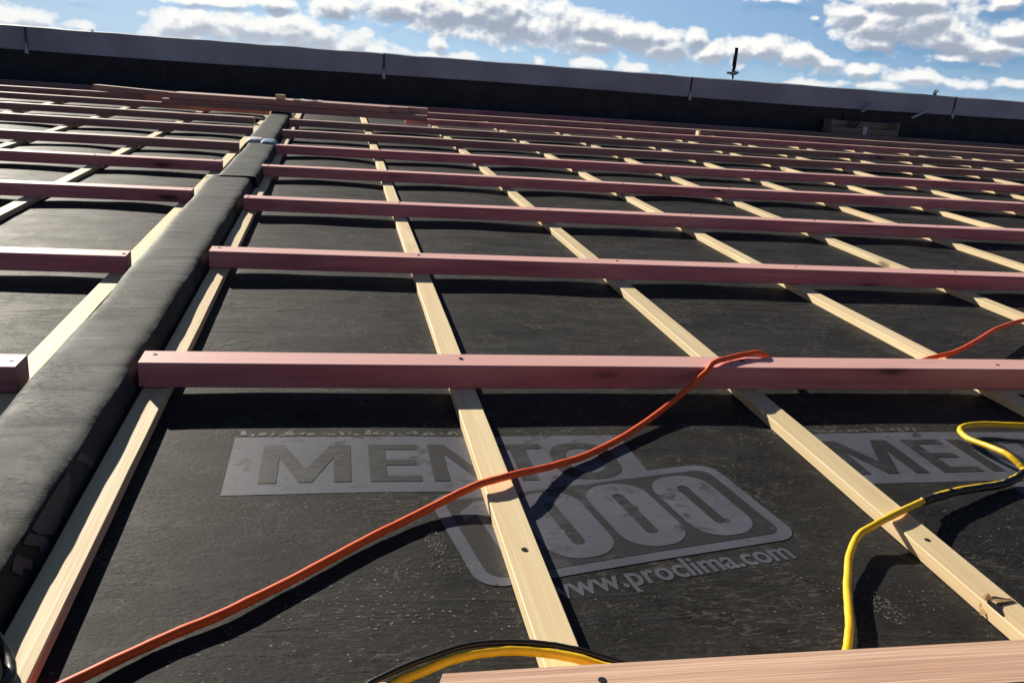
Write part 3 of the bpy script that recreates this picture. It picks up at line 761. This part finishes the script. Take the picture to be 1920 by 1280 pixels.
def density_group():
    ng = bpy.data.node_groups.new('cloud_density', 'ShaderNodeTree')
    ng.interface.new_socket('P', in_out='INPUT', socket_type='NodeSocketVector')
    ng.interface.new_socket('D', in_out='OUTPUT', socket_type='NodeSocketFloat'); ng.interface.new_socket('S', in_out='OUTPUT', socket_type='NodeSocketFloat')
    gi = ng.nodes.new('NodeGroupInput'); go = ng.nodes.new('NodeGroupOutput'); h = G(ng)
    P = gi.outputs[0]
    acc = None
    for a, e, rx, ry in BLOBS:
        rx *= 1.12; ry *= 1.22
        q = h.vm('MULTIPLY_ADD', P, (1 / rx, 1 / ry, 0), (-a / rx, -e / ry, 0)).outputs[0]
        ln = h.vm('LENGTH', q).outputs[1]
        d = h.math('MULTIPLY', h.math('SUBTRACT', 1.0, ln), min(1.3, .55 + ry * .75))
        acc = d if acc is None else h.math('SMOOTH_MAX', acc, d, .12)
    # general cloud cover elsewhere in the sky
    far = h.noise(h.mapping(P, (.045, .09, 0)), 1, 3, .5)
    sp = h.n('ShaderNodeSeparateXYZ'); h.lk(P, sp.inputs[0])
    hi = h.math('SMOOTH_MIN', h.math('MULTIPLY', h.math('SUBTRACT', sp.outputs[1], 5.6), .25), .75, .1)
    out_az = h.math('MULTIPLY', h.math('SUBTRACT', h.math('ABSOLUTE', h.math('SUBTRACT', sp.outputs[0], 10.5)), 29.5), .2)
    reg = h.math('MINIMUM', h.math('MAXIMUM', hi, out_az), .8)
    acc = h.math('SMOOTH_MAX', acc, h.math('MINIMUM', reg, h.math('MULTIPLY_ADD', far, 4.0, -2.1)), .1)
    Q = h.mapping(P, (1.0, 1.35, 1))
    n1 = h.noise(Q, .55, 9, .50, dist=.25)
    v1 = h.n('ShaderNodeTexVoronoi', feature='SMOOTH_F1'); wq = h.vm('ADD', Q, (0, 0, 0)).outputs[0]
    nv = h.n('ShaderNodeTexNoise'); h.lk(Q, nv.inputs['Vector']); nv.inputs['Scale'].default_value = 2.2; nv.inputs['Detail'].default_value = 2
    wq = h.vm('MULTIPLY_ADD', nv.outputs[1], (.35, .35, 0), Q).outputs[0]
    h.lk(wq, v1.inputs['Vector']); v1.inputs['Scale'].default_value = .95; v1.inputs['Smoothness'].default_value = .35
    v2 = h.n('ShaderNodeTexVoronoi', feature='SMOOTH_F1'); h.lk(wq, v2.inputs['Vector']); v2.inputs['Scale'].default_value = 2.7; v2.inputs['Smoothness'].default_value = .3
    d = h.math('ADD', acc, h.math('MULTIPLY', h.math('SUBTRACT', n1, .5), 1.35))
    d = h.math('ADD', d, h.math('MULTIPLY', h.math('SUBTRACT', .36, v1.outputs['Distance']), .62))
    d = h.math('ADD', d, h.math('MULTIPLY', h.math('SUBTRACT', .36, v2.outputs['Distance']), .26))
    d = h.math('SUBTRACT', d, .07)
    h.lk(d, go.inputs[0]); h.lk(h.math('MULTIPLY_ADD', h.math('SUBTRACT', h.noise(Q, .6, 2, .5), .5), .9, acc), go.inputs[1]); return ng
ng = density_group()
def dens(vec):
    x = g.n('ShaderNodeGroup'); x.node_tree = ng; g.lk(vec, x.inputs[0]); return x.outputs
P0 = cmb.outputs[0]
def cd_(dx, dy):
    return dens(g.vm('ADD', P0, (dx, dy, 0)).outputs[0])
A0 = cd_(0, 0); d0 = A0[0]; s0 = A0[1]
A1 = cd_(-.20, .36); d1 = A1[0]; s1 = A1[1]
alpha = g.ramp(d0, [(.0, 0.0), (.17, .5), (.42, 1.0)], 'B_SPLINE')
lit = g.math('MULTIPLY', g.math('SUBTRACT', d0, d1), 1.15)
thick = g.ramp(g.math('MULTIPLY_ADD', s1, .6, g.math('MULTIPLY', d1, .4)), [(.0, 1.0), (1.0, 0.0)], 'EASE')
sv = g.noise(P0, .75, 3, .5)
sun_side = g.ramp(g.math('MULTIPLY_ADD', az, -.03, .35), [(0.0, 0.0), (.9, .25)])
sh = g.math('ADD', g.math('MULTIPLY', lit, .7), g.math('MULTIPLY_ADD', thick, .95, .12))
sh = g.math('ADD', g.math('ADD', sh, sun_side), g.math('MULTIPLY', g.math('SUBTRACT', sv, .5), .7), clamp=True)
ccol = g.ramp(sh, [(.0, (.38, .43, .53)), (.30, (.52, .57, .66)), (.56, (.82, .84, .86)), (.88, (1.06, 1.04, 1.0))])
haze = g.ramp(g.math('MULTIPLY_ADD', el, .25, .35), [(0.0, .55), (.75, 0.0)])
ccol = g.mix(haze, ccol, (.74, .80, .86))
STR = .05
def nishita(zadd, tint):
    sky = g.n('ShaderNodeTexSky'); sky.sky_type = 'NISHITA'; sky.sun_disc = False
    sky.sun_elevation = R(SUN_EL); sky.sun_rotation = R(SUN_AZ); sky.altitude = 50; sky.air_density = 1.0; sky.dust_density = .6; sky.ozone_density = 2.0
    zz = g.math('ADD', g.math('MAXIMUM', sep.outputs[2], -.03), zadd)
    cv = g.n('ShaderNodeCombineXYZ'); g.lk(sep.outputs[0], cv.inputs[0]); g.lk(sep.outputs[1], cv.inputs[1]); g.lk(zz, cv.inputs[2])
    g.lk(g.vm('NORMALIZE', cv.outputs[0]).outputs[0], sky.inputs[0])
    return g.mix(1.0, sky.outputs[0], tint, 'MULTIPLY')
near = g.mix(g.ramp(g.math('MULTIPLY_ADD', az, .018, .35), [(0.0, 1.0), (.9, 0.0)]), nishita(.14, (1.3, 1.75, 2.15)), (7.4, 11.0, 15.2))
cl = g.vm('SCALE', ccol); cl.inputs[3].default_value = .98 / STR
bgA = g.n('ShaderNodeBackground'); bgA.inputs[1].default_value = STR; g.lk(g.mix(alpha, g.mix(g.math('MULTIPLY', haze, .7), near, (11.5, 14.2, 16.4)), cl.outputs[0]), bgA.inputs[0])
# the rest of the sky: plain clear sky with a light scatter of cloud
broad = nishita(.10, (.72, .80, .94))
cn = g.ramp(g.noise(g.mapping(P0, (.05, .09, 0)), 1, 5, .6), [(.5, 0.0), (.68, 1.0)])
bgB = g.n('ShaderNodeBackground'); bgB.inputs[1].default_value = STR; g.lk(g.mix(g.math('MULTIPLY', cn, .5), broad, (2.9, 3.0, 3.3)), bgB.inputs[0])
fe = g.ramp(g.math('MULTIPLY', el, .1), [(.75, 0.0), (1.0, 1.0)])
fa = g.ramp(g.math('MULTIPLY', g.math('ABSOLUTE', g.math('SUBTRACT', az, 10.5)), .02), [(.72, 0.0), (.80, 1.0)])
fb = g.ramp(g.math('MULTIPLY', el, -.1), [(.30, 0.0), (.45, 1.0)])
fac = g.math('MAXIMUM', g.math('MAXIMUM', fe, fa), fb)
ms = g.n('ShaderNodeMixShader'); g.lk(fac, ms.inputs[0]); g.lk(bgA.outputs[0], ms.inputs[1]); g.lk(bgB.outputs[0], ms.inputs[2])
wo = g.n('ShaderNodeOutputWorld'); g.lk(ms.outputs[0], wo.inputs[0])
W.cycles.sampling_method = 'MANUAL'; W.cycles.sample_map_resolution = 256

sd = bpy.data.lights.new('sun', 'SUN'); sd.energy = 6.9; sd.angle = R(.5); sd.color = (1.0, .93, .79)
so = bpy.data.objects.new('sun', sd); COL.objects.link(so)
dirv = Vector((math.sin(R(SUN_AZ)) * math.cos(R(SUN_EL)), math.cos(R(SUN_AZ)) * math.cos(R(SUN_EL)), math.sin(R(SUN_EL))))
so.rotation_euler = dirv.to_track_quat('Z', 'Y').to_euler(); so.location = (-3, 6, 5)

# ------------------------------------------------------------------ camera
cd = bpy.data.cameras.new('camera'); cam = bpy.data.objects.new('camera', cd); COL.objects.link(cam)
cd.sensor_width = 36; cd.lens = 31.635; cd.clip_start = .02; cd.clip_end = 2000
r_ = Vector((0.98043747, -0.18275485, 0.0730961)); u_ = Vector((-0.01332941, 0.30886532, 0.95101238)); f_ = Vector((0.19637897, 0.93338249, -0.30038712))
M = Matrix(((r_[0], u_[0], -f_[0], -.0267084), (r_[1], u_[1], -f_[1], -.4913133), (r_[2], u_[2], -f_[2], .6207097), (0, 0, 0, 1)))
cam.matrix_world = M
SC.camera = cam
SC.view_settings.view_transform = 'Standard'; SC.view_settings.look = 'None'; SC.view_settings.exposure = 0; SC.view_settings.gamma = 1
SC.render.resolution_x = 1024; SC.render.resolution_y = 682
SC.cycles.max_bounces = 4
